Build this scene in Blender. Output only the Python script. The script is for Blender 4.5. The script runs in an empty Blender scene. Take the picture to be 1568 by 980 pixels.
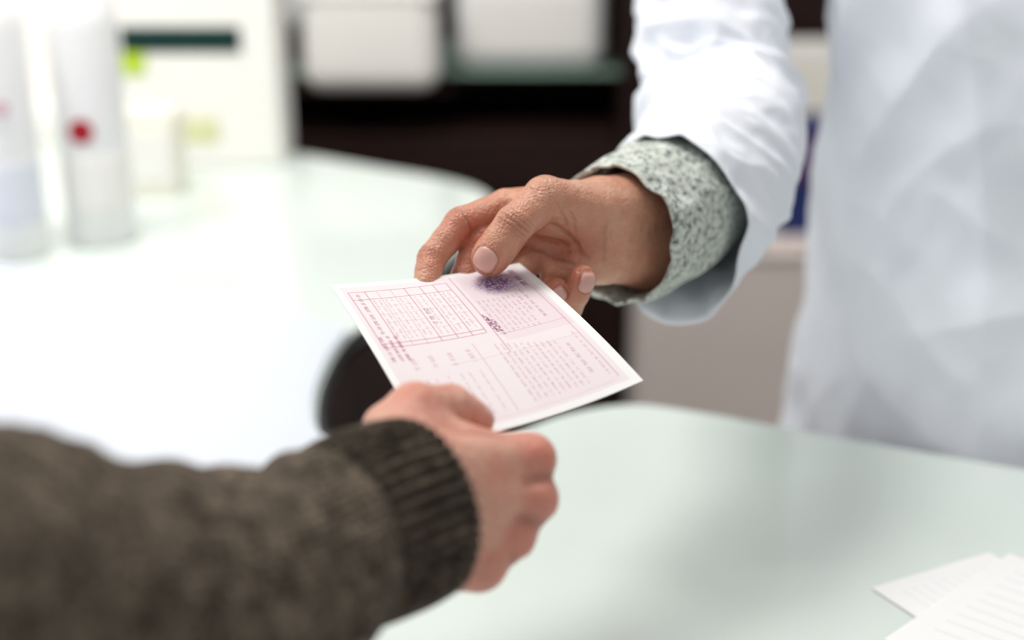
import bpy, math, random
import numpy as np
from mathutils import Vector, noise
random.seed(4); np.random.seed(4)
scene=bpy.context.scene
TH=math.radians(20)
cT,sT=math.cos(TH),math.sin(TH)

# ---------------------------------------------------------------- helpers
def link(o,parent=None):
    scene.collection.objects.link(o)
    if parent: o.parent=parent
    return o
def empty(name,loc=(0,0,0)):
    e=bpy.data.objects.new(name,None); e.empty_display_size=.05; e.location=loc
    return link(e)
def mesh_obj(name,verts,faces,mat=None,parent=None,smooth=True):
    me=bpy.data.meshes.new(name)
    me.from_pydata([tuple(map(float,v)) for v in verts],[],[tuple(map(int,f)) for f in faces]); me.update()
    if smooth: me.polygons.foreach_set('use_smooth',[True]*len(me.polygons))
    if mat: me.materials.append(mat)
    return link(bpy.data.objects.new(name,me),parent)
def box(name,x0,x1,y0,y1,z0,z1,mat,parent=None,bev=.004,seg=3):
    v=[(x,y,z) for x in(x0,x1) for y in(y0,y1) for z in(z0,z1)]
    f=[(0,1,3,2),(4,6,7,5),(0,4,5,1),(2,3,7,6),(0,2,6,4),(1,5,7,3)]
    o=mesh_obj(name,v,f,mat,parent,smooth=False)
    if bev>0:
        b=o.modifiers.new('bev','BEVEL'); b.width=bev; b.segments=seg
        o.data.polygons.foreach_set('use_smooth',[True]*6)
        b.harden_normals=True
    return o
def lathe(name,prof,cx,cy,mat,parent=None,n=48):
    v=[];f=[]
    for r,z in prof:
        for i in range(n):
            a=2*math.pi*i/n; v.append((cx+r*math.cos(a),cy+r*math.sin(a),z))
    for k in range(len(prof)-1):
        for i in range(n):
            j=(i+1)%n; f.append((k*n+i,k*n+j,(k+1)*n+j,(k+1)*n+i))
    f.append(tuple(range(n-1,-1,-1))); f.append(tuple(range((len(prof)-1)*n,len(prof)*n)))
    return mesh_obj(name,v,f,mat,parent)
def nmat(name,col,rough=.5,spec=.5,sss=0,sheen=0,coat=0,metal=0,noise_amt=0,nscale=20,bump=0,bscale=100,emit=0):
    m=bpy.data.materials.new(name); m.use_nodes=True
    nt=m.node_tree; b=nt.nodes['Principled BSDF']
    b.inputs['Base Color'].default_value=(*col,1); b.inputs['Roughness'].default_value=rough
    b.inputs['Specular IOR Level'].default_value=spec
    b.inputs['Metallic'].default_value=metal
    b.inputs['Sheen Weight'].default_value=sheen; b.inputs['Coat Weight'].default_value=coat
    if sss:
        b.inputs['Subsurface Weight'].default_value=sss; b.inputs['Subsurface Radius'].default_value=(1,.35,.2)
        b.inputs['Subsurface Scale'].default_value=.006
    if emit:
        b.inputs['Emission Color'].default_value=(*col,1); b.inputs['Emission Strength'].default_value=emit
    tc=nt.nodes.new('ShaderNodeTexCoord')
    if noise_amt:
        n=nt.nodes.new('ShaderNodeTexNoise'); n.inputs['Scale'].default_value=nscale; n.inputs['Detail'].default_value=5
        nt.links.new(tc.outputs['Object'],n.inputs['Vector'])
        mx=nt.nodes.new('ShaderNodeMix'); mx.data_type='RGBA'; mx.blend_type='MIX'
        d=tuple(max(0,c*(1-noise_amt)) for c in col); u=tuple(min(1,c*(1+noise_amt)) for c in col)
        mx.inputs[6].default_value=(*d,1); mx.inputs[7].default_value=(*u,1)
        nt.links.new(n.outputs['Fac'],mx.inputs[0]); nt.links.new(mx.outputs[2],b.inputs['Base Color'])
    if bump:
        n=nt.nodes.new('ShaderNodeTexNoise'); n.inputs['Scale'].default_value=bscale; n.inputs['Detail'].default_value=4
        nt.links.new(tc.outputs['Object'],n.inputs['Vector'])
        bp=nt.nodes.new('ShaderNodeBump'); bp.inputs['Strength'].default_value=bump; bp.inputs['Distance'].default_value=.002
        nt.links.new(n.outputs['Fac'],bp.inputs['Height']); nt.links.new(bp.outputs['Normal'],b.inputs['Normal'])
    return m

# local modelling frames (centimetres) for the two hands
U=np.array([0,sT,cT]); F=np.array([0,-cT,sT]); R=np.array([1,0,0])
B3=np.stack([R,U,F])
OH=np.array([.006,.8244,1.2504]); OC=np.array([-.0255,.5922,1.1973])
def toH(p): return OH+np.asarray(p,float)@B3*.01
def toC(p): return OC+np.asarray(p,float)@B3*.01

# ---------------------------------------------------------------- SDF tools
def smin(a,b,k):
    h=np.maximum(k-np.abs(a-b),0)/k
    return np.minimum(a,b)-h*h*k*.25
def cap(P,a,b,ra,rb):
    a=np.array(a,np.float32); b=np.array(b,np.float32); ab=b-a
    pa=P-a; t=np.clip(pa@ab/max(1e-6,float(ab@ab)),0,1)
    q=pa-t[:,None]*ab
    return np.sqrt((q*q).sum(1))-(ra+(rb-ra)*t)
def ell(P,c,r):
    c=np.array(c,np.float32); r=np.array(r,np.float32)
    q=(P-c)/r; k0=np.sqrt((q*q).sum(1)); q2=(P-c)/(r*r); k1=np.sqrt((q2*q2).sum(1))+1e-6
    return k0*(k0-1)/k1
def finger(P,pts,rad):
    d=None
    for i in range(len(pts)-1):
        a=np.array(pts[i],float); b=np.array(pts[i+1],float)
        m=(a+b)/2; rm=(rad[i]+rad[i+1])/2*(.94 if i<len(pts)-2 else 1.0)
        for (p,q,r0,r1) in ((a,m,rad[i],rm),(m,b,rm,rad[i+1])):
            e=cap(P,p,q,r0,r1); d=e if d is None else smin(d,e,.18)
    return d
def project(fn,p):
    p=np.array(p,float)
    for _ in range(10):
        q=np.array([p,p+[.05,0,0],p-[.05,0,0],p+[0,.05,0],p-[0,.05,0],p+[0,0,.05],p-[0,0,.05]],np.float32)
        d=fn(q); g=np.array([d[1]-d[2],d[3]-d[4],d[5]-d[6]])/.1
        p=p-g*d[0]/max(.3,float(g@g))
    return p
def polycrease(fn,pts,w,dep,n=5):
    """crease that runs over the skin through the given control points"""
    out=[]
    for i in range(len(pts)-1):
        for k in range(n):
            out.append(project(fn,np.array(pts[i])+(np.array(pts[i+1])-np.array(pts[i]))*k/n))
    out.append(project(fn,pts[-1])); out=np.array(out)
    c=out.mean(0); r=np.sqrt(((out-c)**2).sum(1)).max()+w*3
    return (out,w,dep,c,r)
def crease_d(P,G):
    out,w,dep,c,r=G
    res=np.full(len(P),9.0)
    m=((P-c)**2).sum(1)<r*r
    if m.any():
        Q=P[m]; q=None
        for i in range(len(out)-1):
            e=cap(Q,out[i],out[i+1],0,0); q=e if q is None else np.minimum(q,e)
        t0=np.sqrt(((Q-out[0])**2).sum(1)); t1=np.sqrt(((Q-out[-1])**2).sum(1))
        res[m]=q+np.maximum(0,.35-np.minimum(t0,t1))*w*1.6
    return res
def nail_q(P,n):
    T,a,nn,w,l,s0=n
    T=np.array(T,float); a=np.array(a,float); a/=np.linalg.norm(a)
    nn=np.array(nn,float); nn-=a*(nn@a); nn/=np.linalg.norm(nn); bb=np.cross(a,nn)
    Q=P-T; s=Q@a-s0; b=Q@bb; c=Q@nn
    q=(np.abs(b)/(w/2))**3+(np.abs(s)/(l/2))**3
    q=np.where(c>0.05,q,9.0)
    q=np.where(np.sqrt((Q*Q).sum(1))<2.2,q,9.0)
    return q,s/(l/2)
def nail_mod(P,n):
    q,_=nail_q(P,n)
    return -.03*np.clip((1.05-q)/.25,0,1)+.06*np.exp(-((q-1.3)/.3)**2)
def surfnet(fn,lo,hi,h,blk=4):
    lo=np.array(lo,float); n=np.ceil((np.array(hi)-lo)/h/blk).astype(int)*blk
    nc=n//blk
    g=[lo[i]+(np.arange(nc[i])+.5)*blk*h for i in range(3)]
    C=np.stack(np.meshgrid(*g,indexing='ij'),-1).reshape(-1,3).astype(np.float32)
    dc=fn(C).reshape(nc)
    V=np.repeat(np.repeat(np.repeat(dc,blk,0),blk,1),blk,2).astype(np.float32)
    near=np.abs(V)<blk*h*1.6+.12
    idx=np.argwhere(near)
    P=(lo+idx*h).astype(np.float32)
    out=np.empty(len(P),np.float32)
    for s in range(0,len(P),400000): out[s:s+400000]=fn(P[s:s+400000])
    V[near]=out
    S=V<0
    cs=np.zeros(np.array(V.shape)-1,np.int8)
    cor=[(i,j,k) for i in(0,1) for j in(0,1) for k in(0,1)]
    sh=V.shape
    for c in cor: cs+=S[c[0]:sh[0]-1+c[0],c[1]:sh[1]-1+c[1],c[2]:sh[2]-1+c[2]]
    act=(cs>0)&(cs<8); A=np.argwhere(act); N=len(A)
    vid=-np.ones(act.shape,np.int64); vid[act]=np.arange(N)
    acc=np.zeros((N,3)); cnt=np.zeros(N)
    for a in cor:
        for ax in range(3):
            if a[ax]==0:
                b=list(a); b[ax]=1
                va=V[A[:,0]+a[0],A[:,1]+a[1],A[:,2]+a[2]]; vb=V[A[:,0]+b[0],A[:,1]+b[1],A[:,2]+b[2]]
                m=(va<0)!=(vb<0); t=np.where(m,va/np.where(m,va-vb,1),0)
                p=np.tile(np.array(a,float),(N,1)); p[:,ax]+=t
                acc+=p*m[:,None]; cnt+=m
    verts=lo+(A+acc/cnt[:,None])*h
    faces=[]
    for ax in range(3):
        u,v=(ax+1)%3,(ax+2)%3
        s0=[slice(None)]*3; s1=[slice(None)]*3
        s0[ax]=slice(0,sh[ax]-1); s1[ax]=slice(1,sh[ax])
        E=np.argwhere(S[tuple(s0)]!=S[tuple(s1)])
        ok=(E[:,u]>0)&(E[:,v]>0)&(E[:,u]<sh[u]-1)&(E[:,v]<sh[v]-1); E=E[ok]
        eu=np.zeros(3,int);eu[u]=1; ev=np.zeros(3,int);ev[v]=1
        def I(X): return vid[X[:,0],X[:,1],X[:,2]]
        q=np.stack([I(E-eu-ev),I(E-ev),I(E),I(E-eu)],1)
        ins=S[E[:,0],E[:,1],E[:,2]]
        q[~ins]=q[~ins][:,::-1]
        faces.append(q[(q>=0).all(1)])
    return verts,np.concatenate(faces)
def np_mesh(name,V,Fq,mat,parent,attrs=None):
    me=bpy.data.meshes.new(name)
    me.vertices.add(len(V)); me.vertices.foreach_set('co',np.asarray(V,np.float32).ravel())
    me.loops.add(len(Fq)*4); me.loops.foreach_set('vertex_index',np.asarray(Fq,np.int32).ravel())
    me.polygons.add(len(Fq)); me.polygons.foreach_set('loop_start',np.arange(len(Fq),dtype=np.int32)*4)
    me.polygons.foreach_set('use_smooth',np.ones(len(Fq),bool))
    me.update(); me.validate()
    for k,a in (attrs or {}).items():
        if a.ndim==1:
            at=me.attributes.new(k,'FLOAT','POINT'); at.data.foreach_set('value',a.astype(np.float32))
        else:
            at=me.attributes.new(k,'FLOAT_COLOR','POINT')
            at.data.foreach_set('color',np.concatenate([a,np.ones((len(a),1))],1).astype(np.float32).ravel())
    if mat: me.materials.append(mat)
    return link(bpy.data.objects.new(name,me),parent)

def skin_mat(name,base,red,crease,nailc):
    m=bpy.data.materials.new(name); m.use_nodes=True; nt=m.node_tree; b=nt.nodes['Principled BSDF']; L=nt.links.new
    def at(n):
        a=nt.nodes.new('ShaderNodeAttribute'); a.attribute_name=n; return a.outputs['Fac']
    def mix(f,c1,c2):
        x=nt.nodes.new('ShaderNodeMix'); x.data_type='RGBA'
        L(f,x.inputs[0])
        for s,c in((6,c1),(7,c2)):
            if isinstance(c,tuple): x.inputs[s].default_value=(*c,1)
            else: L(c,x.inputs[s])
        return x.outputs[2]
    tc=nt.nodes.new('ShaderNodeTexCoord')
    n1=nt.nodes.new('ShaderNodeTexNoise'); n1.inputs['Scale'].default_value=80; n1.inputs['Detail'].default_value=8; n1.inputs['Roughness'].default_value=.6
    L(tc.outputs['Object'],n1.inputs['Vector'])
    rp=nt.nodes.new('ShaderNodeMapRange'); rp.inputs[1].default_value=.38; rp.inputs[2].default_value=.64; rp.inputs[4].default_value=.85
    L(n1.outputs['Fac'],rp.inputs[0])
    c=mix(rp.outputs[0],base,tuple(a*.45+d*.55 for a,d in zip(base,red)))
    c=mix(at('red'),c,red); c=mix(at('crease'),c,crease); c=mix(at('nail'),c,nailc)
    L(c,b.inputs['Base Color'])
    b.inputs['Roughness'].default_value=.38
    b.inputs['Subsurface Weight'].default_value=.06; b.inputs['Subsurface Radius'].default_value=(1,.35,.2); b.inputs['Subsurface Scale'].default_value=.003
    v=nt.nodes.new('ShaderNodeTexVoronoi'); v.inputs['Scale'].default_value=650; L(tc.outputs['Object'],v.inputs['Vector'])
    n2=nt.nodes.new('ShaderNodeTexNoise'); n2.inputs['Scale'].default_value=170; n2.inputs['Detail'].default_value=7; L(tc.outputs['Object'],n2.inputs['Vector'])
    ad=nt.nodes.new('ShaderNodeMath'); ad.operation='MULTIPLY_ADD'; ad.inputs[1].default_value=.4
    L(v.outputs['Distance'],ad.inputs[0]); L(n2.outputs['Fac'],ad.inputs[2])
    iv=nt.nodes.new('ShaderNodeMath'); iv.operation='SUBTRACT'; iv.inputs[0].default_value=1; L(at('nail'),iv.inputs[1])
    ms=nt.nodes.new('ShaderNodeMath'); ms.operation='MULTIPLY'; ms.inputs[1].default_value=.7; L(iv.outputs[0],ms.inputs[0])
    bp=nt.nodes.new('ShaderNodeBump'); bp.inputs['Distance'].default_value=.0018; L(ms.outputs[0],bp.inputs['Strength'])
    L(ad.outputs[0],bp.inputs['Height']); L(bp.outputs['Normal'],b.inputs['Normal'])
    return m

def build_hand(name,fn,nails,creases,redspots,lo,hi,h,to,mat,parent):
    G=[polycrease(fn,p,w,dp) for (p,w,dp) in creases]
    def full(P):
        d=fn(P)
        for g in G: d=d+g[2]*np.exp(-(crease_d(P,g)/g[1])**2)
        for n in nails: d=d+nail_mod(P,n)
        return d
    V,Fq=surfnet(full,lo,hi,h)
    P=V.astype(np.float32)
    nail=np.zeros(len(P))
    for n in nails:
        q,_=nail_q(P,n); nail=np.maximum(nail,np.clip((1.15-q)/.2,0,1))
    red=np.zeros(len(P))
    for c,r,a in redspots:
        dd=np.sqrt(((P-np.array(c))**2).sum(1)); red=np.maximum(red,a*np.exp(-(dd/r)**2))
    cr=np.zeros(len(P))
    for g in G: cr=np.maximum(cr,min(.6,g[2]/.13)*np.exp(-(crease_d(P,g)/(g[1]*1.1))**2))
    for n in nails:
        q,_=nail_q(P,n); cr=np.maximum(cr,.35*np.exp(-((q-1.35)/.3)**2))
    return np_mesh(name,to(V),Fq,mat,parent,{'nail':nail,'red':red,'crease':cr})

# ---------------------------------------------------------------- sweep tubes
def catmull(pts,t):
    n=len(pts)-1; x=min(max(t,0),1)*n; i=min(int(x),n-1); f=x-i
    p0=pts[max(i-1,0)];p1=pts[i];p2=pts[i+1];p3=pts[min(i+2,n)]
    return .5*((2*p1)+(-p0+p2)*f+(2*p0-5*p1+4*p2-p3)*f*f+(-p0+3*p1-3*p2+p3)*f**3)
def sweep(name,pts,rads,to,mat,parent,nr=160,ns=120,disp=None,lip=.5,lipn=12,lipr=.93,upref=(0,1,0)):
    pts=[np.array(p,float) for p in pts]; rd=[np.array([r],float) for r in rads]
    ts=list(np.linspace(0,1,nr)); frames=[]
    C=[catmull(pts,t) for t in ts]; up=np.array(upref,float)
    for i in range(nr):
        a=C[min(i+1,nr-1)]-C[max(i-1,0)]; a/=np.linalg.norm(a)
        u=up-a*(up@a); u/=np.linalg.norm(u); up=u
        frames.append((C[i],a,u,np.cross(a,u),float(catmull(rd,ts[i])[0]),ts[i],1.0,False))
    seq=list(frames)
    if lip>0:
        for k in range(lipn):
            j=nr-1-int(k/(lipn-1)*lip*(nr-1)*.3)
            c,a,u,b,r,t,_,_=frames[j]; seq.append((c,a,u,b,r,t,1-(1-lipr)*min(1,(k+1)/2),True))
    V=[];UV=[]
    for (c,a,u,b,r,t,m,inner) in seq:
        for k in range(ns):
            th=2*math.pi*k/ns
            n=u*math.cos(th)+b*math.sin(th)
            off=disp(c,a,n,th,t,r) if disp else 0
            if isinstance(off,tuple): p=c+n*((r+off[0])*m)+off[1]
            else: p=c+n*((r+off)*m)
            V.append(p); UV.append((th,t))
    V=to(np.array(V)); Fq=[]
    for i in range(len(seq)-1):
        for k in range(ns):
            j=(k+1)%ns; Fq.append((i*ns+k,i*ns+j,(i+1)*ns+j,(i+1)*ns+k))
    Fq=np.array(Fq)[:,::-1]
    UV=np.array(UV)
    o=np_mesh(name,V,Fq,mat,parent,{'ang':UV[:,0],'len':UV[:,1]})
    return o
def ns3(x,y,z): return noise.noise(Vector((x,y,z)))
def ridge(x,y,z): return 1-abs(ns3(x,y,z))*2.2

# ================================================================ MATERIALS
m_wall=nmat('wall_paint',(.92,.91,.87),.8,noise_amt=.02)
m_floor=nmat('floor_vinyl',(.42,.38,.34),.4,noise_amt=.08,nscale=6)
m_ceil=nmat('ceiling_paint',(.9,.9,.9),.9,noise_amt=.01)
m_dark=nmat('dark_walnut',(.018,.007,.006),.6,spec=.2,noise_amt=.35,nscale=14)
m_beige=nmat('beige_laminate',(.74,.66,.63),.55,noise_amt=.03,nscale=5)
m_glass=nmat('frosted_glass_top',(.71,.785,.745),.12,spec=.5,noise_amt=.06,nscale=5)
m_white=nmat('white_laminate',(.66,.70,.77),.35,noise_amt=.02,nscale=4)
m_black=nmat('black_edging',(.01,.01,.012),.4,noise_amt=.1)
m_plastic=nmat('white_plastic',(.92,.92,.92),.4,spec=.3,noise_amt=.02)
m_carton=nmat('white_carton',(.90,.885,.85),.6,noise_amt=.02)
m_cream=nmat('cream_carton',(.90,.87,.77),.6,noise_amt=.03)
m_dkgreen=nmat('dark_green_ink',(.004,.03,.027),.5,spec=.2,noise_amt=.1)
m_lime=nmat('lime_ink',(.46,.64,.02),.5,noise_amt=.1)
m_palelime=nmat('pale_lime_ink',(.70,.72,.42),.5,noise_amt=.1)
m_red=nmat('red_ink',(.38,.01,.02),.5,spec=.2,noise_amt=.1)
m_pinkink=nmat('pink_ink',(.66,.45,.50),.5,noise_amt=.1)
m_blueink=nmat('pale_blue_ink',(.74,.77,.85),.5,noise_amt=.1)
m_glassedge=nmat('green_glass_shelf',(.30,.42,.36),.1,noise_amt=.05)
m_coat=nmat('lab_coat_cotton',(.85,.885,.955),.85,spec=.2,sheen=.1,bump=.25,bscale=900,noise_amt=.015,nscale=9)
m_navy=nmat('navy_package',(.015,.03,.15),.4,noise_amt=.4)
m_purple=nmat('purple_package',(.085,.022,.12),.4,noise_amt=.4)
m_skinA=skin_mat('skin_tan',(.62,.335,.22),(.52,.15,.09),(.13,.04,.025),(.66,.38,.32))
m_skinB=skin_mat('skin_fair',(.70,.38,.28),(.62,.175,.12),(.28,.09,.065),(.70,.44,.38))
m_hair=nmat('dark_hair',(.03,.018,.012),.5,noise_amt=.3,nscale=60,bump=.8,bscale=300)
m_trouser=nmat('dark_trousers',(.03,.035,.05),.9,noise_amt=.2,nscale=40,bump=.3,bscale=600)
m_shoe=nmat('black_leather',(.015,.013,.012),.35,noise_amt=.2)

# ================================================================ ROOM
box('floor',-3,3,-1.5,3.4,-.1,0,m_floor,bev=0)
box('ceiling',-3,3,-1.5,3.4,2.9,3.0,m_ceil,bev=0)
box('wall_back',-3,3,3.4,3.5,0,2.9,m_wall,bev=0)
box('wall_left',-3.1,-3,-1.5,3.4,0,2.9,m_wall,bev=0)
box('wall_right',3,3.1,-1.5,3.4,0,2.9,m_wall,bev=0)
m_led=nmat('led_diffuser',(1,1,1),.5,emit=2.2)
for i,(x,y) in enumerate([(-1.2,.9),(.9,.9),(-1.2,2.4),(.9,2.4)]):
    o=box('ceiling_light' if i==0 else 'ceiling_light.%03d'%i,x-.3,x+.3,y-.3,y+.3,2.86,2.899,m_led,bev=.004)

# ================================================================ COUNTER
cnt=empty('pharmacy_counter')
def smooth_poly(P,closed=False,n=8):
    P=[np.array((*p,0),float) for p in P]; out=[]
    for k in range((len(P)-1)*n+1): out.append(catmull(P,k/((len(P)-1)*n)))
    return [(p[0],p[1]) for p in out]
notch=smooth_poly([(.30,1.076),(.235,1.107),(.16,1.142),(.105,1.158),(.045,1.135),(-.01,1.085),(-.07,1.045),(-.125,1.05),(-.158,1.09),(-.170,1.15),(-.172,1.22),(-.165,1.30),(-.145,1.37),(-.11,1.48),(-.06,1.66),(-.03,1.80),(-.035,1.88),(-.09,1.955),(-.20,2.03),(-.345,2.13)])
outline=[(-1.7,.32),(1.5,.32),(1.5,.54)]+[(.9,.81)]+notch+[(-1.7,3.05)]
def slab(name,poly,z0,z1,mat,parent,bev=0):
    n=len(poly); v=[(x,y,z0) for x,y in poly]+[(x,y,z1) for x,y in poly]
    f=[tuple(range(n-1,-1,-1)),tuple(range(n,2*n))]+[(i,(i+1)%n,n+(i+1)%n,n+i) for i in range(n)]
    o=mesh_obj(name,v,f,mat,parent,smooth=False)
    if bev:
        b=o.modifiers.new('b','BEVEL'); b.width=bev; b.segments=3; b.limit_method='ANGLE'; b.angle_limit=math.radians(50)
    return o
slab('glass_top',outline,.985,1.0,m_glass,cnt,bev=.003)
inner=[(x,y-.02) for x,y in outline]
inner[0]=(-1.66,.36); inner[1]=(1.46,.36)
slab('counter_base',inner,.0,.984,m_dark,cnt)
wp=[(-1.68,.34),(-.1,.34),(-.1,.9),(-.13,1.04)]+[(x-.004,y) for x,y in notch if x<-.155 and y<1.36 and y>1.06]+[(-.30,1.42),(-.6,1.56),(-1.0,1.66),(-1.68,1.80)]
slab('white_panel',wp,1.0,1.006,m_white,cnt,bev=.003)
cv=bpy.data.curves.new('edge_trim','CURVE'); cv.dimensions='3D'; sp=cv.splines.new('POLY')
pp=[p for p in notch if p[0]<-.06 and p[1]<1.42]; sp.points.add(len(pp)-1)
for q,p in zip(sp.points,pp): q.co=(p[0]+.003,p[1],.998,1)
cv.bevel_depth=.005; cv.materials.append(m_black); link(bpy.data.objects.new('edge_trim',cv),cnt)

# ================================================================ BACK CABINETS
cab=empty('dark_shelving_unit')
box('base',-.47,.21,2.42,2.85,0,.93,m_dark,cab)
box('back_panel',-.47,.21,2.83,2.86,.93,2.2,m_dark,cab)
box('side_left',-.47,-.44,2.42,2.83,.93,2.2,m_dark,cab)
box('side_right',.19,.21,2.42,2.83,.93,2.2,m_dark,cab)
box('glass_shelf',-.43,.19,2.5,2.82,1.048,1.057,m_glassedge,cab,bev=.002)
box('glass_shelf_upper',-.43,.19,2.5,2.82,1.42,1.432,m_glassedge,cab,bev=.002)
box('door_left',-.46,-.135,2.405,2.42,.04,.9,m_dark,cab)
box('door_right',-.125,.20,2.405,2.42,.04,.9,m_dark,cab)
box('wood_ledge',-.44,.19,2.45,2.82,.93,.95,m_dark,cab)
box('wall_panelling',.215,1.7,2.86,2.90,0,2.2,m_dark,bev=.004)
dr=empty('beige_drawer_cabinet')
box('carcass',.215,1.7,2.42,2.85,0,.77,m_beige,dr,bev=.006)
for i in range(3):
    for k in range(2):
        x0=.225+i*.49; z0=.04+k*.36
        box('drawer_%d'%(i*2+k),x0,x0+.483,2.40,2.42,z0,z0+.354,m_beige,dr,bev=.003)
        box('finger_pull_%d'%(i*2+k),x0+.14,x0+.34,2.392,2.40,z0+.345,z0+.354,m_beige,dr,bev=.002)
def bin_(name,x0,x1,y0,y1,z0,z1,m=m_plastic,lab=None):
    e=empty(name)
    box('body',x0,x1,y0,y1,z0,z1,m,e,bev=.035,seg=6)
    box('lid',x0-.004,x1+.004,y0-.004,y1+.004,z1-.03,z1-.012,m,e,bev=.006)
    if lab: box('label',x0+.03,x1-.03,y0-.002,y0+.004,z0+.03,z1-.05,lab,e,bev=.001)
    return e
bin_('storage_bin',-.10,.165,2.50,2.72,1.0575,1.24,lab=m_carton)
box('low_shelf',-.44,-.105,2.45,2.499,1.026,1.034,m_dark,cab,bev=.002)
bin_('storage_bin.001',-.355,-.125,2.40,2.495,1.0345,1.22,m=m_carton)
bin_('storage_bin.002',-.432,-.37,2.52,2.7,1.12,1.28)
box('carton_stack',-.432,-.37,2.55,2.7,1.0575,1.119,m_dark,bev=.004)
def pack(name,x0,x1,y0,y1,z0,z1,m,m2):
    e=empty(name); box('carton',x0,x1,y0,y1,z0,z1,m,e,bev=.003)
    box('printed_band',x0+.005,x1-.005,y0-.0015,y0+.003,z0+(z1-z0)*.48,z0+(z1-z0)*.92,m2,e,bev=.0005)
    box('flap',x0+.003,x1-.003,y0+.003,y1-.003,z1,z1+.003,m,e,bev=.001)
pack('medicine_carton',.40,.475,2.5,2.6,.771,.86,m_navy,m_carton)
pack('medicine_carton.001',.477,.62,2.45,2.55,.771,.97,m_navy,m_purple)
pack('medicine_carton.002',.44,.66,2.66,2.76,.771,1.07,m_carton,m_cream)

# ================================================================ LEFT COUNTER PRODUCTS
dsp=empty('product_display_box')
box('carton',-.59,-.335,2.03,2.15,1.0005,1.34,m_carton,dsp,bev=.006)
box('green_header',-.555,-.385,2.027,2.034,1.166,1.202,m_dkgreen,dsp,bev=.002)
box('lime_mark',-.557,-.523,2.027,2.034,1.134,1.166,m_lime,dsp,bev=.002)
box('lime_logo',-.475,-.425,2.027,2.034,1.035,1.072,m_palelime,dsp,bev=.002)
box('lid_flap',-.585,-.34,2.035,2.145,1.34,1.344,m_carton,dsp,bev=.001)
d2=empty('cream_product_carton')
box('carton',-.535,-.45,1.86,1.93,1.0005,1.11,m_cream,d2,bev=.004)
box('panel',-.53,-.455,1.857,1.862,1.02,1.09,m_carton,d2,bev=.001)
box('lid_flap',-.533,-.452,1.862,1.928,1.11,1.113,m_cream,d2,bev=.001)
d3=empty('white_display_stand')
box('back',-1.25,-.62,2.30,2.33,1.0005,1.55,m_carton,d3,bev=.006)
box('tray',-1.25,-.62,2.20,2.30,1.0005,1.05,m_carton,d3,bev=.006)
def bottle(name,cx,cy,r,h,lab):
    e=empty(name); z=1.0005
    lathe('body',[(r*.9,z),(r,z+.008),(r,z+h*.72),(r*.92,z+h*.78),(r*.45,z+h*.84),(r*.42,z+h*.86)],cx,cy,m_plastic,e)
    lathe('cap',[(r*.5,z+h*.86),(r*.52,z+h*.865),(r*.5,z+h*.99),(r*.42,z+h)],cx,cy,m_plastic,e)
    lathe('label_band',[(r*1.008,z+h*.12),(r*1.012,z+h*.13),(r*1.012,z+h*.3),(r*1.008,z+h*.31)],cx,cy,lab,e)
    return e
def disc(name,cx,cy,cz,rr,mat,par):
    V=[];n=28
    for s in (0,.003):
        for i in range(n):
            a=2*math.pi*i/n; V.append((cx+rr*math.cos(a),cy-s,cz+rr*math.sin(a)))
    Fc=[tuple(range(n)),tuple(range(2*n-1,n-1,-1))]+[(i,(i+1)%n,n+(i+1)%n,n+i) for i in range(n)]
    return mesh_obj(name,V,Fc,mat,par,smooth=False)
b1=bottle('lotion_bottle',-.497,1.66,.040,.36,m_carton); disc('red_logo',-.4985,1.6205,1.142,.014,m_red,b1)
b2=bottle('lotion_bottle.001',-.585,1.60,.040,.37,m_blueink); disc('pink_logo',-.567,1.563,1.180,.009,m_pinkink,b2)
b4=empty('tall_product_carton')
box('carton',-.72,-.635,1.58,1.66,1.007,1.27,m_carton,b4,bev=.004)
box('panel',-.71,-.645,1.577,1.582,1.05,1.2,m_blueink,b4,bev=.001)
box('lid_flap',-.717,-.638,1.583,1.657,1.27,1.273,m_carton,b4,bev=.001)

# ================================================================ PAPER
NU,NV=430,500
img=np.empty((NU,NV,3)); img[:]=(.89,.81,.835)
def rect(u0,u1,v0,v1,c,a=1.0):
    i0,i1=int(u0*NU),max(int(u0*NU)+1,int(u1*NU)); j0,j1=int(v0*NV),max(int(v0*NV)+1,int(v1*NV))
    img[i0:i1,j0:j1]=img[i0:i1,j0:j1]*(1-a)+np.array(c)*a
INK=(.45,.09,.18); PUR=(.20,.04,.30); LIN=(.56,.15,.26)
W=(.95,.94,.94)
rect(0,1,0,.03,W);rect(0,1,.965,1,W);rect(0,.035,0,1,W);rect(.96,1,0,1,W)
rect(.62,.95,.05,.55,(.84,.71,.76),.7); rect(.08,.56,.12,.44,(.90,.84,.855),.6)
rect(.55,.93,.62,.95,(.86,.75,.79),.5)
def hline(u0,u1,v,c=LIN,w=1.6,a=.8): rect(u0,u1,v,v+w/NV,c,a)
def vline(u,v0,v1,c=LIN,w=1.6,a=.8): rect(u,u+w/NU,v0,v1,c,a)
def text(u,v0,v1,h=.014,c=INK,a=.65,p=.55):
    s=v0; hh=max(2,int(h*NU)); i=int(u*NU)
    while s<v1:
        wl=random.uniform(.015,.05)
        j=int(s*NV); je=int(min(s+wl,v1)*NV)
        if je>j:
            pat=(np.random.rand(hh,je-j)<p)[...,None]*a
            img[i:i+hh,j:je]=img[i:i+hh,j:je]*(1-pat)+np.array(c)*pat
        s+=wl+random.uniform(.006,.014)
for v in (.07,.13,.445,.47): hline(.06,.56,v,w=2.1,a=.8)
for u in (.06,.14,.20,.27,.34,.42,.49,.56): vline(u,.07,.47,w=1.8,a=.75)
for v in (.19,.25,.31,.38): hline(.14,.56,v,a=.45,w=1.4)
text(.09,.09,.40,.020,INK,.75,.58)
for u in (.155,.180,.215,.24,.285,.31,.36,.39,.435,.46,.505,.53):
    text(u,.14,.43,.010,a=.45)
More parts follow.
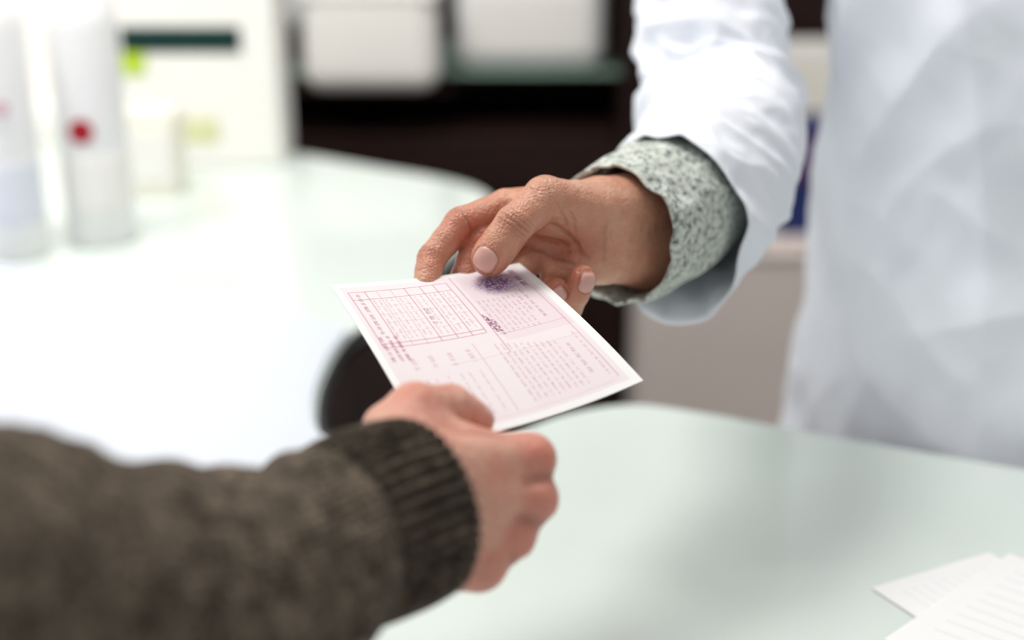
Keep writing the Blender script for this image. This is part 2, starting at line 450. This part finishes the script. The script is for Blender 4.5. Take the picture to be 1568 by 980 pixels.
text(.36,.24,.36,.024,(.35,.08,.18),.6,.55)
for u in (.065,.10,.135): text(u,.40,.56,.018,INK,.8,.62)
vline(.595,.03,.62,w=2.0,a=.7); vline(.93,.05,.93,w=1.6,a=.55)
hline(.595,.94,.50,w=1.9,a=.7); hline(.3,.94,.62,a=.35)
for i in range(8): text(.63+.025*i,.25,.50,.010,a=.48,p=.5)
for i in range(5): text(.59+.007*i+random.uniform(-.01,.01),.35+.015*i,.46+.012*i,.012,(.24,.02,.12),.85,.65)
ii,jj=np.meshgrid(np.arange(NU)/NU,np.arange(NV)/NV,indexing='ij')
st=np.exp(-(((ii-.79)/.11)**2+((jj-.14)/.08)**2)**2)
rn=np.random.rand(NU//4+1,NV//4+1).repeat(4,0).repeat(4,1)[:NU,:NV]
pa=(st*(.30+.6*(rn>.5)))[...,None]; img=img*(1-pa)+np.array(PUR)*pa
text(.90,.05,.22,.026,(.2,.08,.25),.85,.7); text(.86,.22,.46,.016,a=.6); text(.83,.24,.40,.012,a=.5)
for i in range(10): text(.55+.028*i,.55+.008*i,.91,.011,a=.42 if i%2 else .55,p=.5)
text(.84,.66,.86,.018,a=.5); text(.90,.60,.9,.012,a=.4)
for i in range(4): text(.14+.09*i,.55,.63,.024,(.5,.12,.25),.45,.5)
for u_ in (.12,.16,.20,.26,.32,.36,.41): text(u_,.68,.92,.011,a=.36)
vline(.46,.52,.93,w=1.5,a=.4); hline(.05,.9,.94,a=.35)
blur=img.copy()
blur[1:-1,1:-1]=(img[1:-1,1:-1]*2+img[:-2,1:-1]+img[2:,1:-1]+img[1:-1,:-2]+img[1:-1,2:])/6
img=blur
A=np.array([-.105,.7774,1.2383]);Bc=np.array([.0044,.8294,1.2351]);Cc=np.array([.0711,.7123,1.2058]);D=np.array([-.0426,.644,1.1993])
u=np.linspace(0,1,NU)[:,None,None]; v=np.linspace(0,1,NV)[None,:,None]
P=(1-u)*(1-v)*A+u*(1-v)*Bc+u*v*Cc+(1-u)*v*D
P=P+4*u*(1-u)*v*np.array([-.002,-.003,-.004])+4*u*(1-u)*(1-v)*np.array([0,.001,-.0025])+4*v*(1-v)*np.array([0,0,.003])
V=P.reshape(-1,3); ids=np.arange(NU*NV).reshape(NU,NV)
Fq=np.stack([ids[:-1,:-1],ids[:-1,1:],ids[1:,1:],ids[1:,:-1]],-1).reshape(-1,4)[:,::-1]
m_pap=bpy.data.materials.new('printed_prescription_paper'); m_pap.use_nodes=True
nt=m_pap.node_tree; at=nt.nodes.new('ShaderNodeAttribute'); at.attribute_name='ink'
bs=nt.nodes['Principled BSDF']; nt.links.new(at.outputs['Color'],bs.inputs['Base Color']); bs.inputs['Roughness'].default_value=.7
bs.inputs['Specular IOR Level'].default_value=.2
pap=np_mesh('prescription_slip',V,Fq,m_pap,None,{'ink':img.reshape(-1,3)*.86})
so=pap.modifiers.new('s','SOLIDIFY'); so.thickness=.0004; so.offset=0

def sheet(name,c0,e1,e2,z):
    c0=np.array(c0);e1=np.array(e1);e2=np.array(e2); n=90
    col=np.empty((n,n,3)); col[:]=(.90,.90,.90)
    for k in range(9):
        i=int(n*(.15+.08*k)); col[i:i+1,10:int(n*random.uniform(.5,.9))]=(.80,.80,.82)
    V=[];
    for i in range(n):
        for j in range(n):
            a,b=i/(n-1),j/(n-1); p=c0+e1*a+e2*b
            V.append((p[0],p[1],z+.0012*math.sin(3*a)*math.sin(2.4*b)))
    ids=np.arange(n*n).reshape(n,n); Fq=np.stack([ids[:-1,:-1],ids[:-1,1:],ids[1:,1:],ids[1:,:-1]],-1).reshape(-1,4)
    o=np_mesh(name,np.array(V),Fq,m_pap,None,{'ink':col.reshape(-1,3)})
    s=o.modifiers.new('s','SOLIDIFY'); s.thickness=.0006; s.offset=1
sheet('loose_paper',(.243,.8408),(.095,.049),(.055,-.10),1.001)
sheet('loose_paper.001',(.350,.885),(-.115,-.11),(.11,-.10),1.0035)

# ================================================================ PHARMACIST
ph=empty('pharmacist')
fi=[(-1.0,2.3,-2.3),(-3.75,1.15,-.6),(-5.45,-1.0,.3),(-5.75,-2.6,1.2)]
fm=[(.3,1.1,-2.8),(-2.7,.1,-1.0),(-3.5,-2.2,-.3),(-3.0,-3.8,.6)]
fr=[(1.2,-.4,-3.0),(-1.0,-2.4,-1.6),(.5,-3.85,-.9),(2.05,-3.0,0)]
fp=[(2.1,-1.8,-2.6),(1.6,-3.6,-2.2),(2.9,-4.0,-1.0),(3.65,-2.25,.3)]
th=[(1.4,2.6,.2),(-.45,.95,1.55),(-1.95,-1.1,1.55)]
def handA(P):
    pal=None
    for a,b,ra,rb in [((4.5,2.2,-3.8),fi[0],1.9,1.12),((4.8,1.2,-4.2),fm[0],1.9,1.1),((4.9,.2,-4.2),fr[0],1.8,1.05),((5,-.6,-4.),fp[0],1.7,.95),
                      ((4.7,-.8,-2.9),(2.8,-1.7,-2.3),1.25,1.0),
                      ((5.3,2.1,-4.),(9,3.0,-9),2.15,2.6),((9,3,-9),(15,7,-20),2.6,3.4),
                      ((5.2,-.3,-4.4),(8.5,.1,-9),2.05,2.7),((8.5,.1,-9),(14.5,5.2,-20),2.7,3.4)]:
        e=cap(P,a,b,ra,rb); pal=e if pal is None else smin(pal,e,.9)
    then=smin(cap(P,(4.5,2.0,-2.6),th[0],1.65,1.35),cap(P,(3.4,1.0,-2.2),(1.3,1.2,-1.2),1.2,.9),.8)
    pal=smin(pal,then,.5)
    pal=smin(pal,cap(P,(.8,2.4,-.6),(-.8,2.3,-2.2),.7,.65),.6)
    pal=smin(pal,cap(P,(5.6,.7,-2.35),(8.6,1.2,-6.5),.24,.3),.4)
    pal=smin(pal,cap(P,(5.7,1.7,-2.0),(8.6,2.4,-6.2),.22,.28),.4)
    pal=smin(pal,cap(P,(5.4,3.3,-3.0),(3.4,3.4,-1.2),.35,.3),.6)
    t=finger(P,th,[1.36,1.16,1.06])
    t=smin(t,cap(P,(-.9,.3,1.5),(-1.75,-.8,1.55),1.04,1.13),.3)
    d=smin(pal,t,.22)
    d=smin(d,finger(P,fi,[1.08,.99,.86,.76]),.14)
    d=smin(d,finger(P,fm,[1.08,.99,.87,.78]),.08)
    d=smin(d,finger(P,fr,[1.0,.94,.84,.82]),.08)
    d=smin(d,finger(P,fp,[.9,.84,.80,.84]),.08)
    return d
nailsA=[((-1.95,-1.1,1.55),(-1.5,-2.05,0),(-.05,.22,.97),1.40,1.25,.22),
        ((3.65,-2.25,.3),(.7,1.5,1.1),(.45,-.35,.75),1.05,1.15,.15),
        ((2.05,-3.0,0),(1.55,.75,.8),(.2,-.5,.9),1.0,1.05,.15)]
def ax(p,q,t): return np.array(p)+(np.array(q)-np.array(p))*t
grA=[]
for t,w_,dp in ((-.02,.08,.07),(-.12,.06,.05),(.09,.07,.055),(.18,.06,.035),(-.22,.06,.035),(.27,.05,.02)):
    c=ax(th[1],th[2],t); s=np.array([.81,-.58,0]); grA.append(([c+s*.9+np.array([0,0,.6]),c+np.array([0,0,1.15]),c-s*.9+np.array([0,0,.6])],w_,dp))
grA+=[([(1.2,1.6,.2),(2.3,.7,-.2),(3.3,-.2,-1.0),(4.1,-.9,-1.4)],.13,.14),
      ([(.7,.7,-1.0),(1.9,.3,-1.2),(2.9,-.5,-1.3)],.12,.12),
      ([(.6,-.2,-1.6),(1.8,-.7,-1.5),(3.2,-1.3,-1.4)],.12,.11),
      ([(2.3,1.9,1.0),(2.7,1.2,.7),(2.9,.4,.1)],.08,.05),([(2.9,1.9,.6),(3.3,1.1,.2),(3.4,.3,-.4)],.07,.045),
      ([(1.7,1.6,1.0),(2.0,.9,.7)],.07,.05),([(2.0,2.3,1.2),(2.5,1.6,1.0)],.06,.035),
      ([(5.0,1.6,-1.7),(5.1,.2,-1.9),(4.9,-1.2,-2.2)],.08,.03),([(5.4,1.0,-2.0),(5.5,0,-2.2)],.08,.02),
      ([(2.2,3.9,0),(3.0,3.4,0),(3.5,2.8,0)],.08,.04),([(.9,3.7,.2),(1.5,3.3,.9),(1.6,2.4,1.4)],.07,.04),
      ([(.3,3.4,.4),(.7,2.8,1.2),(.8,2.1,1.5)],.06,.03)]
def joint_creases(fs,ks,side,w=.06,dp=.05,offs=(-.16,0,.16)):
    L=[]
    for f in fs:
        for k in ks:
            c=np.array(f[k]); a=np.array(f[min(k+1,3)])-np.array(f[k-1]); a=a/np.linalg.norm(a)
            sd=np.array(side,float); sd-=a*(sd@a); sd/=np.linalg.norm(sd); b=np.cross(a,sd)
            for o in offs:
                q=c+a*o; L.append(([q+b*.8+sd*.35,q+sd*.95,q-b*.8+sd*.35],w,dp*(1 if o==0 else .6)))
    return L
grA+=joint_creases([fi,fm],[1,2],(-.5,.6,.5),.07,.06)
grA+=joint_creases([fi,fm],[1],(.3,-.3,.9),.08,.07,(0,))
grA+=joint_creases([fr,fp],[2],(.2,-.7,.7))
redA=[((-1.9,-1.5,1.8),1.4,.55),((3.5,-2.2,.6),1.2,.95),((2.1,-3.0,.2),1.2,.9),((-.45,.95,2.4),.9,.4),((3.0,.2,-1.2),1.7,.6),((.9,.6,-1.2),1.5,.7),((-3.75,1.15,.0),1.2,.6),((-5.4,-1,.9),1.3,.5),((-2.7,.1,0),1.7,.95),((-1.6,1.0,-1.2),1.6,.8)]
build_hand('right_hand',handA,nailsA,grA,redA,(-7.2,-5.8,-17),(15.5,8.8,3.4),.075,toH,m_skinA,ph)

def shirt_tex():
    m=bpy.data.materials.new('floral_shirt_fabric'); m.use_nodes=True; nt=m.node_tree; b=nt.nodes['Principled BSDF']; L=nt.links.new
    tc=nt.nodes.new('ShaderNodeTexCoord')
    n=nt.nodes.new('ShaderNodeTexNoise'); n.inputs['Scale'].default_value=230; n.inputs['Detail'].default_value=7; n.inputs['Roughness'].default_value=.72; n.inputs['Distortion'].default_value=.4
    L(tc.outputs['Object'],n.inputs['Vector'])
    r=nt.nodes.new('ShaderNodeValToRGB'); e=r.color_ramp.elements
    e[0].position=.34; e[0].color=(.04,.055,.065,1); e[1].position=.58; e[1].color=(.66,.69,.64,1)
    x=e.new(.42); x.color=(.20,.23,.22,1); x=e.new(.49); x.color=(.48,.52,.46,1)
    L(n.outputs['Fac'],r.inputs[0]); L(r.outputs[0],b.inputs['Base Color']); b.inputs['Roughness'].default_value=.85
    return m
m_shirt=shirt_tex()
def dsp_shirt(c,a,n,thh,t,r):
    return .25*ns3(n[0]*1.7,n[1]*1.7,t*3)+.32*(ridge(n[0]*2.2+5,n[1]*2.2,t*4)-.5)*t
sweep('shirt_cuff',[(15,7.0,-19),(12,4.6,-14.5),(9.5,2.7,-10.5),(7.4,1.4,-7.6),(5.9,.75,-5.4)],[4.8,5.0,4.95,4.8,4.45],toH,m_shirt,ph,nr=110,ns=180,disp=dsp_shirt,lip=.9,lipr=.95)
def dsp_sleeve(c,a,n,thh,t,r):
    p=c+n*r
    d=.45*ns3(p[0]*.13,p[1]*.13,p[2]*.13)
    w=math.exp(-((t-.60)/.17)**2)
    s=c@np.array([.30,.85,-.25])
    ph_=n[0]*1.2+n[2]*.9
    d+=w*1.15*(ridge(s*.26+ph_*.55,ph_*.75,1.3)-.6)
    d+=.5*(ridge(p[0]*.16+p[1]*.10,p[1]*.2,p[2]*.08+4)-.65)
    d+=.3*(ridge(p[0]*.35+p[1]*.25,p[1]*.35-p[2]*.2,p[2]*.2+9)-.65)
    d+=.10*ns3(p[0]*.8,p[1]*.8,p[2]*.8)
    off=np.zeros(3)
    e=max(0,(t-.72)/.28)
    down=max(0,-n[1])
    d+=e*e*3.0*down**5
    off=off+np.array([-.7,-.6,1.0])*(e*e*down**5)
    return (d,off)
sweep('coat_sleeve',[(24,37,-42),(20,33,-36),(15.6,25,-29.5),(15.2,18,-27.5),(15.6,12.0,-25),(14.6,7.6,-19),(12.3,4.2,-14.0),(10.1,2.3,-9.9)],[6.5,6.6,6.1,6.0,6.2,6.3,6.1,5.65],toH,m_coat,ph,nr=300,ns=240,disp=dsp_sleeve,lip=.6,lipr=.97)

Sx=np.array([.913,-.407,0]); Nn=np.array([-.407,-.913,0]); TC=np.array([.472,1.178,0])
def torso():
    prof=[(.35,.265,.17),(.6,.250,.165),(.85,.232,.150),(1.0,.216,.138),(1.12,.205,.130),(1.25,.208,.133),(1.36,.216,.135),(1.43,.212,.125),(1.475,.185,.10),(1.505,.12,.075),(1.52,.07,.062)]
    nz=320; ns=380; V=[]
    pr=[np.array(p) for p in prof]
    for i in range(nz):
        z,a,b=catmull(pr,i/(nz-1))
        for k in range(ns):
            th=2*math.pi*k/ns; c,s=math.cos(th),math.sin(th)
            e=.82
            x=a*math.copysign(abs(c)**e,c); y=b*math.copysign(abs(s)**e,s)
            f=1 if z<1.4 else max(0,(1.52-z)/.12)
            d=.011*ns3(x*7,y*7,z*2.2)+.009*(ridge(x*8+z*1.5,y*8,z*2.0)-.6)+.005*(ridge(x*11-z*6,y*11,z*6+3)-.6)+.003*(ridge(x*20+z*14,y*20,z*9+8)-.6)+.0015*ns3(x*40,y*40,z*30)
            if y>0 and x>.035: d+=.004*min(1,(x-.035)/.004)*(1 if x<.2 else 0)
            n=np.array([c*b,s*a]); n/=np.linalg.norm(n)
            x+=n[0]*d*f; y+=n[1]*d*f
            V.append(TC+Sx*x+Nn*y+np.array([0,0,z]))
    Fq=[(i*ns+k,i*ns+(k+1)%ns,(i+1)*ns+(k+1)%ns,(i+1)*ns+k) for i in range(nz-1) for k in range(ns)]
    V=np.array(V); Fq=np.array(Fq)
    return np_mesh('coat_body',V,Fq[:,::-1],m_coat,ph)
torso()
for k in range(5):
    z=1.30-.11*k; p=TC+Sx*.055+Nn*.142
    o=lathe('coat_button_%d'%k,[(.0055,-.001),(.0065,0),(.0065,.0018),(.004,.0025)],0,0,m_plastic,ph,n=20)
    o.location=(p[0],p[1],z); o.rotation_euler=(math.radians(90),0,math.radians(-24))
m_sk=nmat('face_skin',(.60,.37,.27),.5,sss=.15,noise_amt=.05,nscale=40)
def headf(P):
    d=ell(P,(0,0,1),(7.6,9.4,10.5)); d=smin(d,ell(P,(0,2.5,-6),(5.2,6.2,6.0)),2.5)
    d=smin(d,cap(P,(0,9.2,1.5),(0,10.8,-2.2),.8,1.3),1.2)
    d=smin(d,cap(P,(-2,8.6,-6),(2,8.6,-6),.8,.8),1.0)
    for s in(-1,1):
        d=smin(d,ell(P,(s*7.7,-.5,-.5),(1.0,2.0,3.2)),.6)
        d=np.maximum(d,-ell(P,(s*3.1,9.6,1.6),(1.8,1.6,1.1))+0); d=smin(d,ell(P,(s*3.1,7.9,1.6),(1.4,1.3,1.3)),.2)
    d=smin(d,cap(P,(0,-2,-6),(0,-3.5,-19),5.6,6.3),2.0)
    return d
def hairf(P):
    d=ell(P,(0,-1,2.5),(8.5,10.0,10.2)); cut=P[:,1]-4.5-np.where(P[:,2]>6.5,6,0); cut2=-(P[:,2]+5)
    return np.maximum(np.maximum(d,cut),cut2)
def frame(c,S,N,z): 
    def f(V): return np.array([c[0],c[1],z])+(V[:,[0]]*S+V[:,[1]]*N+V[:,[2]]*np.array([0,0,1]))*.01
    return f
def head_and_legs(par,c,S,N,zh,hip):
    fl=-1 if np.cross(S,N)[2]<0 else 1
    for nm,fn,lo,hi,m in (('head',headf,(-10,-12,-22),(10,13,13),m_sk),('hair',hairf,(-10,-12,-8),(10,13,14),m_hair)):
        V,Fq=surfnet(fn,lo,hi,.4); np_mesh(nm,frame(c,S,N,zh)(V),Fq[:,::fl],m,par)
    def legs(P):
        d=ell(P,(0,0,hip-2),(17,11.5,12))
        for s in(-1,1):
            d=smin(d,cap(P,(s*9,0,hip-6),(s*9.5,1,50),8.8,6.6),3)
            d=smin(d,cap(P,(s*9.5,1,50),(s*10,-1.5,9),6.6,5.2),2)
        return d
    def shoes(P):
        d=None
        for s in(-1,1):
            e=smin(cap(P,(s*10,-3,4),(s*11,13,3.4),4.0,3.6),cap(P,(s*10,-2,4),(s*10,-2,9),4,4.4),2)
            d=e if d is None else np.minimum(d,e)
        return np.maximum(d,-(P[:,2]-.1))
    V,Fq=surfnet(legs,(-28,-16,2),(28,16,hip+14),.9); np_mesh('trousers',frame(c,S,N,0)(V),Fq[:,::fl],m_trouser,par)
    V,Fq=surfnet(shoes,(-20,-12,-2),(20,22,16),.6); np_mesh('shoes',frame(c,S,N,0)(V),Fq[:,::fl],m_shoe,par)
head_and_legs(ph,TC,Sx,Nn,1.685,88)
def idt(p): return np.asarray(p,float)
LA=TC+Sx*.22; 
la=[LA+np.array([-.02,0,1.44]),LA+Sx*.03+np.array([0,0,1.36]),LA+Sx*.045+np.array([0,0,1.2]),LA+Sx*.05+np.array([0,.01,1.05]),LA+Sx*.05+Nn*.02+np.array([0,0,.94]),LA+Sx*.05+Nn*.04+np.array([0,0,.84])]
sweep('left_sleeve',la,[.062,.066,.06,.056,.055,.055],idt,m_coat,ph,nr=120,ns=100,disp=lambda c,a,n,th,t,r:.006*ns3(n[0]*2,n[1]*2,t*8),lip=.5,lipr=.96,upref=(1,0,0))
hb=LA+Sx*.05+Nn*.045+np.array([0,0,.84])
def handL(P):
    d=cap(P,(0,0,4),(0,.3,-1),2.6,2.2)
    for x,l in((-2.4,7),(-.8,7.8),(.8,7.2),(2.4,5.8)):
        d=smin(d,cap(P,(x*.6,0,-1),(x,.4,-8),1.6,1.1),.7)
    for x,l in((-2.4,7),(-.8,7.8),(.8,7.2),(2.4,5.8)):
        d=smin(d,finger(P,[(x,.4,-8),(x*1.05,1.2,-8-l*.45),(x*1.05,2.4,-8-l*.75),(x*1.0,3.5,-8-l*.93)],[1.0,.9,.82,.75]),.2)
    d=smin(d,finger(P,[(-2.4,.8,-1.5),(-4,1.8,-5),(-4.3,2.6,-7.6),(-4.0,3.2,-9.6)],[1.5,1.2,1.0,.85]),.5)
    return d
VL,FL=surfnet(handL,(-6.5,-4,-18),(5,6,7),.2)
z0=np.zeros(len(VL))
np_mesh('left_hand',hb+(VL[:,[0]]*Nn*-1+VL[:,[1]]*(-Sx)+VL[:,[2]]*np.array([0,0,1]))*.01,FL,m_skinA,ph,{'nail':z0,'red':z0,'crease':z0})

# ================================================================ CUSTOMER
cu=empty('customer')
ci=[(3.3,1.45,-3.0),(3.0,1.0,-7.0),(.9,1.5,-7.8),(-.9,2.4,-6.4)]
cm=[(3.35,-.45,-2.6),(2.9,-1.2,-6.9),(.8,-.8,-8.6),(-1,0,-8.0)]
cr=[(2.3,-2.15,-2.1),(2.0,-3.0,-6.2),(.2,-2.6,-8.0),(-1.4,-1.8,-7.0)]
cp=[(1.0,-3.4,-1.2),(.3,-4.2,-4.8),(-1,-3.9,-6.2),(-2.2,-3.0,-6.3)]
ct=[(-2.1,3.85,-2.2),(-.5,3.9,-4.0),(.7,3.1,-5.4)]
def handB(P):
    d=None
    for a,b,ra,rb in [((-2,1.2,1),ci[0],2.0,1.15),((-2,.2,1.2),cm[0],2.1,1.15),((-2,-.8,1.2),cr[0],2.0,1.1),((-2,-1.6,1),cp[0],1.8,1.0),
                      ((-1.6,-2.9,.2),(.8,-3.4,-1.2),1.6,1.1),((-2,1,.5),(-7,-.6,5.2),2.3,2.4),((-2,-1,.5),(-7,-2.4,5.2),2.3,2.4),
                      (ci[0],cm[0],1.05,1.05),(cm[0],cr[0],1.05,1.0),(cr[0],cp[0],1.0,.92)]:
        e=cap(P,a,b,ra,rb); d=e if d is None else smin(d,e,.75)
    d=smin(d,cap(P,(-2.9,2.1,-.4),ct[0],1.85,1.32),.7)
    d=smin(d,cap(P,(-3.4,3.0,-2.0),(-2.2,3.6,-2.4),1.25,1.2),.6)
    d=smin(d,cap(P,(-1.3,2.8,-1.8),(2.2,1.6,-2.9),1.15,.85),.7)
    d=smin(d,finger(P,ct,[1.3,1.14,.98]),.35)
    for f,r in ((ci,[1.12,.97,.86,.76]),(cm,[1.15,.98,.87,.76]),(cr,[1.08,.94,.84,.72]),(cp,[.98,.82,.74,.66])):
        d=smin(d,finger(P,f,r),.16)
    for f,r in ((ci,.98),(cm,.98),(cr,.92),(cp,.85)):
        c=np.array(f[0])+np.array([.3,.05,.3]); d=smin(d,np.sqrt(((P-c)**2).sum(1))-r,.6)
    for f in (ci,cm,cr):
        d=smin(d,cap(P,np.array(f[0])+np.array([-.3,0,.95]),np.array(f[0])*.35+np.array([-.8,0,2.2]),.25,.1),.5)
    return d
grB=[([(4.3,.5,-2.6),(4.0,.5,-2.0),(3.2,.45,-1.4)],.3,.10),([(4.2,-1.3,-2.4),(3.5,-1.3,-1.4),(2.8,-1.2,-1.0)],.3,.10),([(3.0,-2.9,-2.2),(2.3,-2.8,-1.2)],.28,.09),
     ([(-1.0,4.9,-2.6),(-.6,5.1,-3.2),(-.3,4.6,-2.7)],.08,.04),([(-.6,5.0,-3.6),(-.3,4.9,-3.2)],.08,.04),([(-1.0,2.8,.2),(.6,2.8,-.8),(1.9,2.4,-1.6)],.35,.08)]
redB=[((3.9,1.7,-2.6),1.5,.8),((4.1,-.4,-2.2),1.4,.8),((3.0,-2.4,-1.6),1.3,.75),((1.4,-3.8,-.9),1.3,.7),((.6,3.3,-5),1.3,.6),((-1.9,4.6,-1.6),1.4,.4)]
nailsB=[((.7,3.1,-5.4),(1.2,-.8,-1.4),(.2,.9,.35),1.35,1.3,.15)]
build_hand('right_hand',handB,nailsB,grB,redB,(-8,-6.5,-10.8),(6,6.5,6.5),.10,toC,m_skinB,cu)

def knit(name,rib):
    m=bpy.data.materials.new(name); m.use_nodes=True; nt=m.node_tree; b=nt.nodes['Principled BSDF']; L=nt.links.new
    tc=nt.nodes.new('ShaderNodeTexCoord')
    n=nt.nodes.new('ShaderNodeTexNoise'); n.inputs['Scale'].default_value=260; n.inputs['Detail'].default_value=6; n.inputs['Roughness'].default_value=.75
    L(tc.outputs['Object'],n.inputs['Vector'])
    n3=nt.nodes.new('ShaderNodeTexNoise'); n3.inputs['Scale'].default_value=90; n3.inputs['Detail'].default_value=5
    L(tc.outputs['Object'],n3.inputs['Vector'])
    r=nt.nodes.new('ShaderNodeValToRGB'); e=r.color_ramp.elements
    e[0].position=.36; e[0].color=(.030,.022,.016,1); e[1].position=.64; e[1].color=(.48,.385,.285,1)
    x=e.new(.5); x.color=(.165,.128,.092,1)
    a1=nt.nodes.new('ShaderNodeAttribute'); a1.attribute_name='ang'; a2=nt.nodes.new('ShaderNodeAttribute'); a2.attribute_name='len'
    def math_(op,a,bv):
        q=nt.nodes.new('ShaderNodeMath'); q.operation=op
        for i,v in enumerate((a,bv)):
            if v is None: continue
            if isinstance(v,(int,float)): q.inputs[i].default_value=v
            else: L(v,q.inputs[i])
        return q.outputs[0]
    mixn=math_('ADD',math_('MULTIPLY',n.outputs['Fac'],.65),math_('MULTIPLY',n3.outputs['Fac'],.35))
    L(mixn,r.inputs[0])
    s1=math_('SINE',math_('MULTIPLY',a1.outputs['Fac'],80),None); s2=math_('SINE',math_('MULTIPLY',a2.outputs['Fac'],600),None)
    h=math_('ADD',math_('MULTIPLY',s1,.7),math_('MULTIPLY',s2,.4 if not rib else .25))
    h=math_('ADD',h,math_('MULTIPLY',n.outputs['Fac'],2.5))
    bp=nt.nodes.new('ShaderNodeBump'); bp.inputs['Strength'].default_value=1.0; bp.inputs['Distance'].default_value=.0018
    L(h,bp.inputs['Height']); L(bp.outputs['Normal'],b.inputs['Normal'])
    L(r.outputs[0],b.inputs['Base Color']); b.inputs['Roughness'].default_value=.95; b.inputs['Sheen Weight'].default_value=.05
    b.inputs['Sheen Roughness'].default_value=.5; b.inputs['Specular IOR Level'].default_value=.15
    return m
m_knit=knit('wool_knit',False); m_rib=knit('wool_rib',True)
def dsp_sw(c,a,n,thh,t,r):
    p=c+n*r
    d=.35*ns3(p[0]*.18,p[1]*.18,p[2]*.18)
    w=.45+.55*math.exp(-((t-.9)/.12)**2)
    d+=w*.8*(ridge(p[0]*.24-p[2]*.16,p[1]*.08,2.0+p[2]*.1)-.6)
    d+=.3*(ridge(p[0]*.5-p[2]*.2,p[1]*.15,7+p[2]*.2)-.6)*w
    return d
sweep('sweater_sleeve',[(-52.5,6.9,46.3),(-42.5,5.0,40),(-32,2.5,31.5),(-22.5,.8,24.5),(-16.9,-1.1,18),(-12.9,-2.5,13),(-8.6,-2.5,8.7),(-5.6,-1.5,5.2),(-4.4,-1.1,3.9)],[7.8,7.2,6.9,6.7,6.3,5.7,4.95,4.65,3.6],toC,m_knit,cu,nr=280,ns=220,disp=dsp_sw,lip=0)
def dsp_rib(c,a,n,thh,t,r):
    cc=math.cos(thh*42)
    return .24*(abs(cc)**.6*math.copysign(1,cc))*min(1,(1-t)*12+.3)-.12*max(0,(t-.93)/.07)**2+.06*ns3(n[0]*2,n[1]*2,t*3)+.12*math.sin(t*math.pi)
sweep('ribbed_cuff',[(-5.4,-1.35,4.9),(-4.4,-1.05,3.9),(-3.0,-.65,2.4),(-1.6,-.3,1.0)],[3.8,4.0,4.08,3.95],toC,m_rib,cu,nr=90,ns=672,disp=dsp_rib,lip=1.0,lipr=.90)
# customer's body, standing at the counter to the left of the viewpoint
CC=np.array([-.74,.13,0]); S2=np.array([1.,0,0]); N2=np.array([0,1.,0])
def sweat(P):
    d=ell(P,(0,0,120),(19,11.5,33)); d=smin(d,cap(P,(-15,0,141),(15,0,141),7.5,7.5),4)
    d=smin(d,ell(P,(0,0,96),(17.5,11.5,12)),3); d=smin(d,cap(P,(0,-2,146),(0,-1,150),7.0,6.2),2)
    d=smin(d,cap(P,(-19,0,140),(-25,1,112),6.5,5.2),2); d=smin(d,cap(P,(-25,1,112),(-24,10,90),5.2,4.2),1.5)
    d=smin(d,cap(P,(15,1,141),(21,4,141),7.2,7.0),2)
    return d
V,Fq=surfnet(sweat,(-34,-16,80),(31,18,160),.8); np_mesh('sweater_body',frame(CC,S2,N2,0)(V),Fq,m_knit,cu,{'ang':V[:,0]*.05,'len':V[:,2]*.01})
head_and_legs(cu,CC,S2,N2,1.70,90)
np_mesh('left_hand',np.array([CC[0]-.24,CC[1]+.11,.92])+(VL[:,[0]]*np.array([0,1,0])+VL[:,[1]]*np.array([1,0,0])+VL[:,[2]]*np.array([0,0,1]))*.01,FL[:,::-1],m_skinB,cu,{'nail':z0,'red':z0,'crease':z0})

# ================================================================ LIGHT
w=bpy.data.worlds.new('World'); scene.world=w; w.use_nodes=True
bg=w.node_tree.nodes['Background']; bg.inputs[0].default_value=(.98,.98,1,1); bg.inputs[1].default_value=.50
def area(name,loc,rot,sx,sy,e,col=(1,1,1)):
    l=bpy.data.lights.new(name,'AREA'); l.shape='RECTANGLE'; l.size=sx; l.size_y=sy; l.energy=e; l.color=col
    o=bpy.data.objects.new(name,l); o.location=loc; o.rotation_euler=[math.radians(a) for a in rot]; link(o)
area('ceiling_lamp_a',(-.35,1.25,2.82),(0,0,0),.5,.5,17,(1,.965,.93))
area('ceiling_lamp_b',(.9,2.0,2.82),(0,0,0),1.0,1.0,8,(1,.98,.95))
area('product_fill',(-1.0,1.0,2.7),(60,0,12),.6,.4,13,(1,.98,.93))  # unseen fill, added to brighten the product fronts and back wall
area('left_fill',(-2.6,1.1,1.9),(0,-68,0),1.4,1.8,12,(1,.98,.97))  # unseen fill from the left; wall_left has no window opening

# ================================================================ CAMERA
cd=bpy.data.cameras.new('camera'); co=bpy.data.objects.new('camera',cd); link(co)
co.location=(0,0,1.5); co.rotation_euler=(math.radians(70),0,0)
cd.lens=50; cd.sensor_width=36; cd.clip_start=.02
cd.dof.use_dof=True; cd.dof.focus_distance=.815; cd.dof.aperture_fstop=2.3
scene.camera=co
scene.view_settings.view_transform='Standard'
scene.view_settings.exposure=0.17
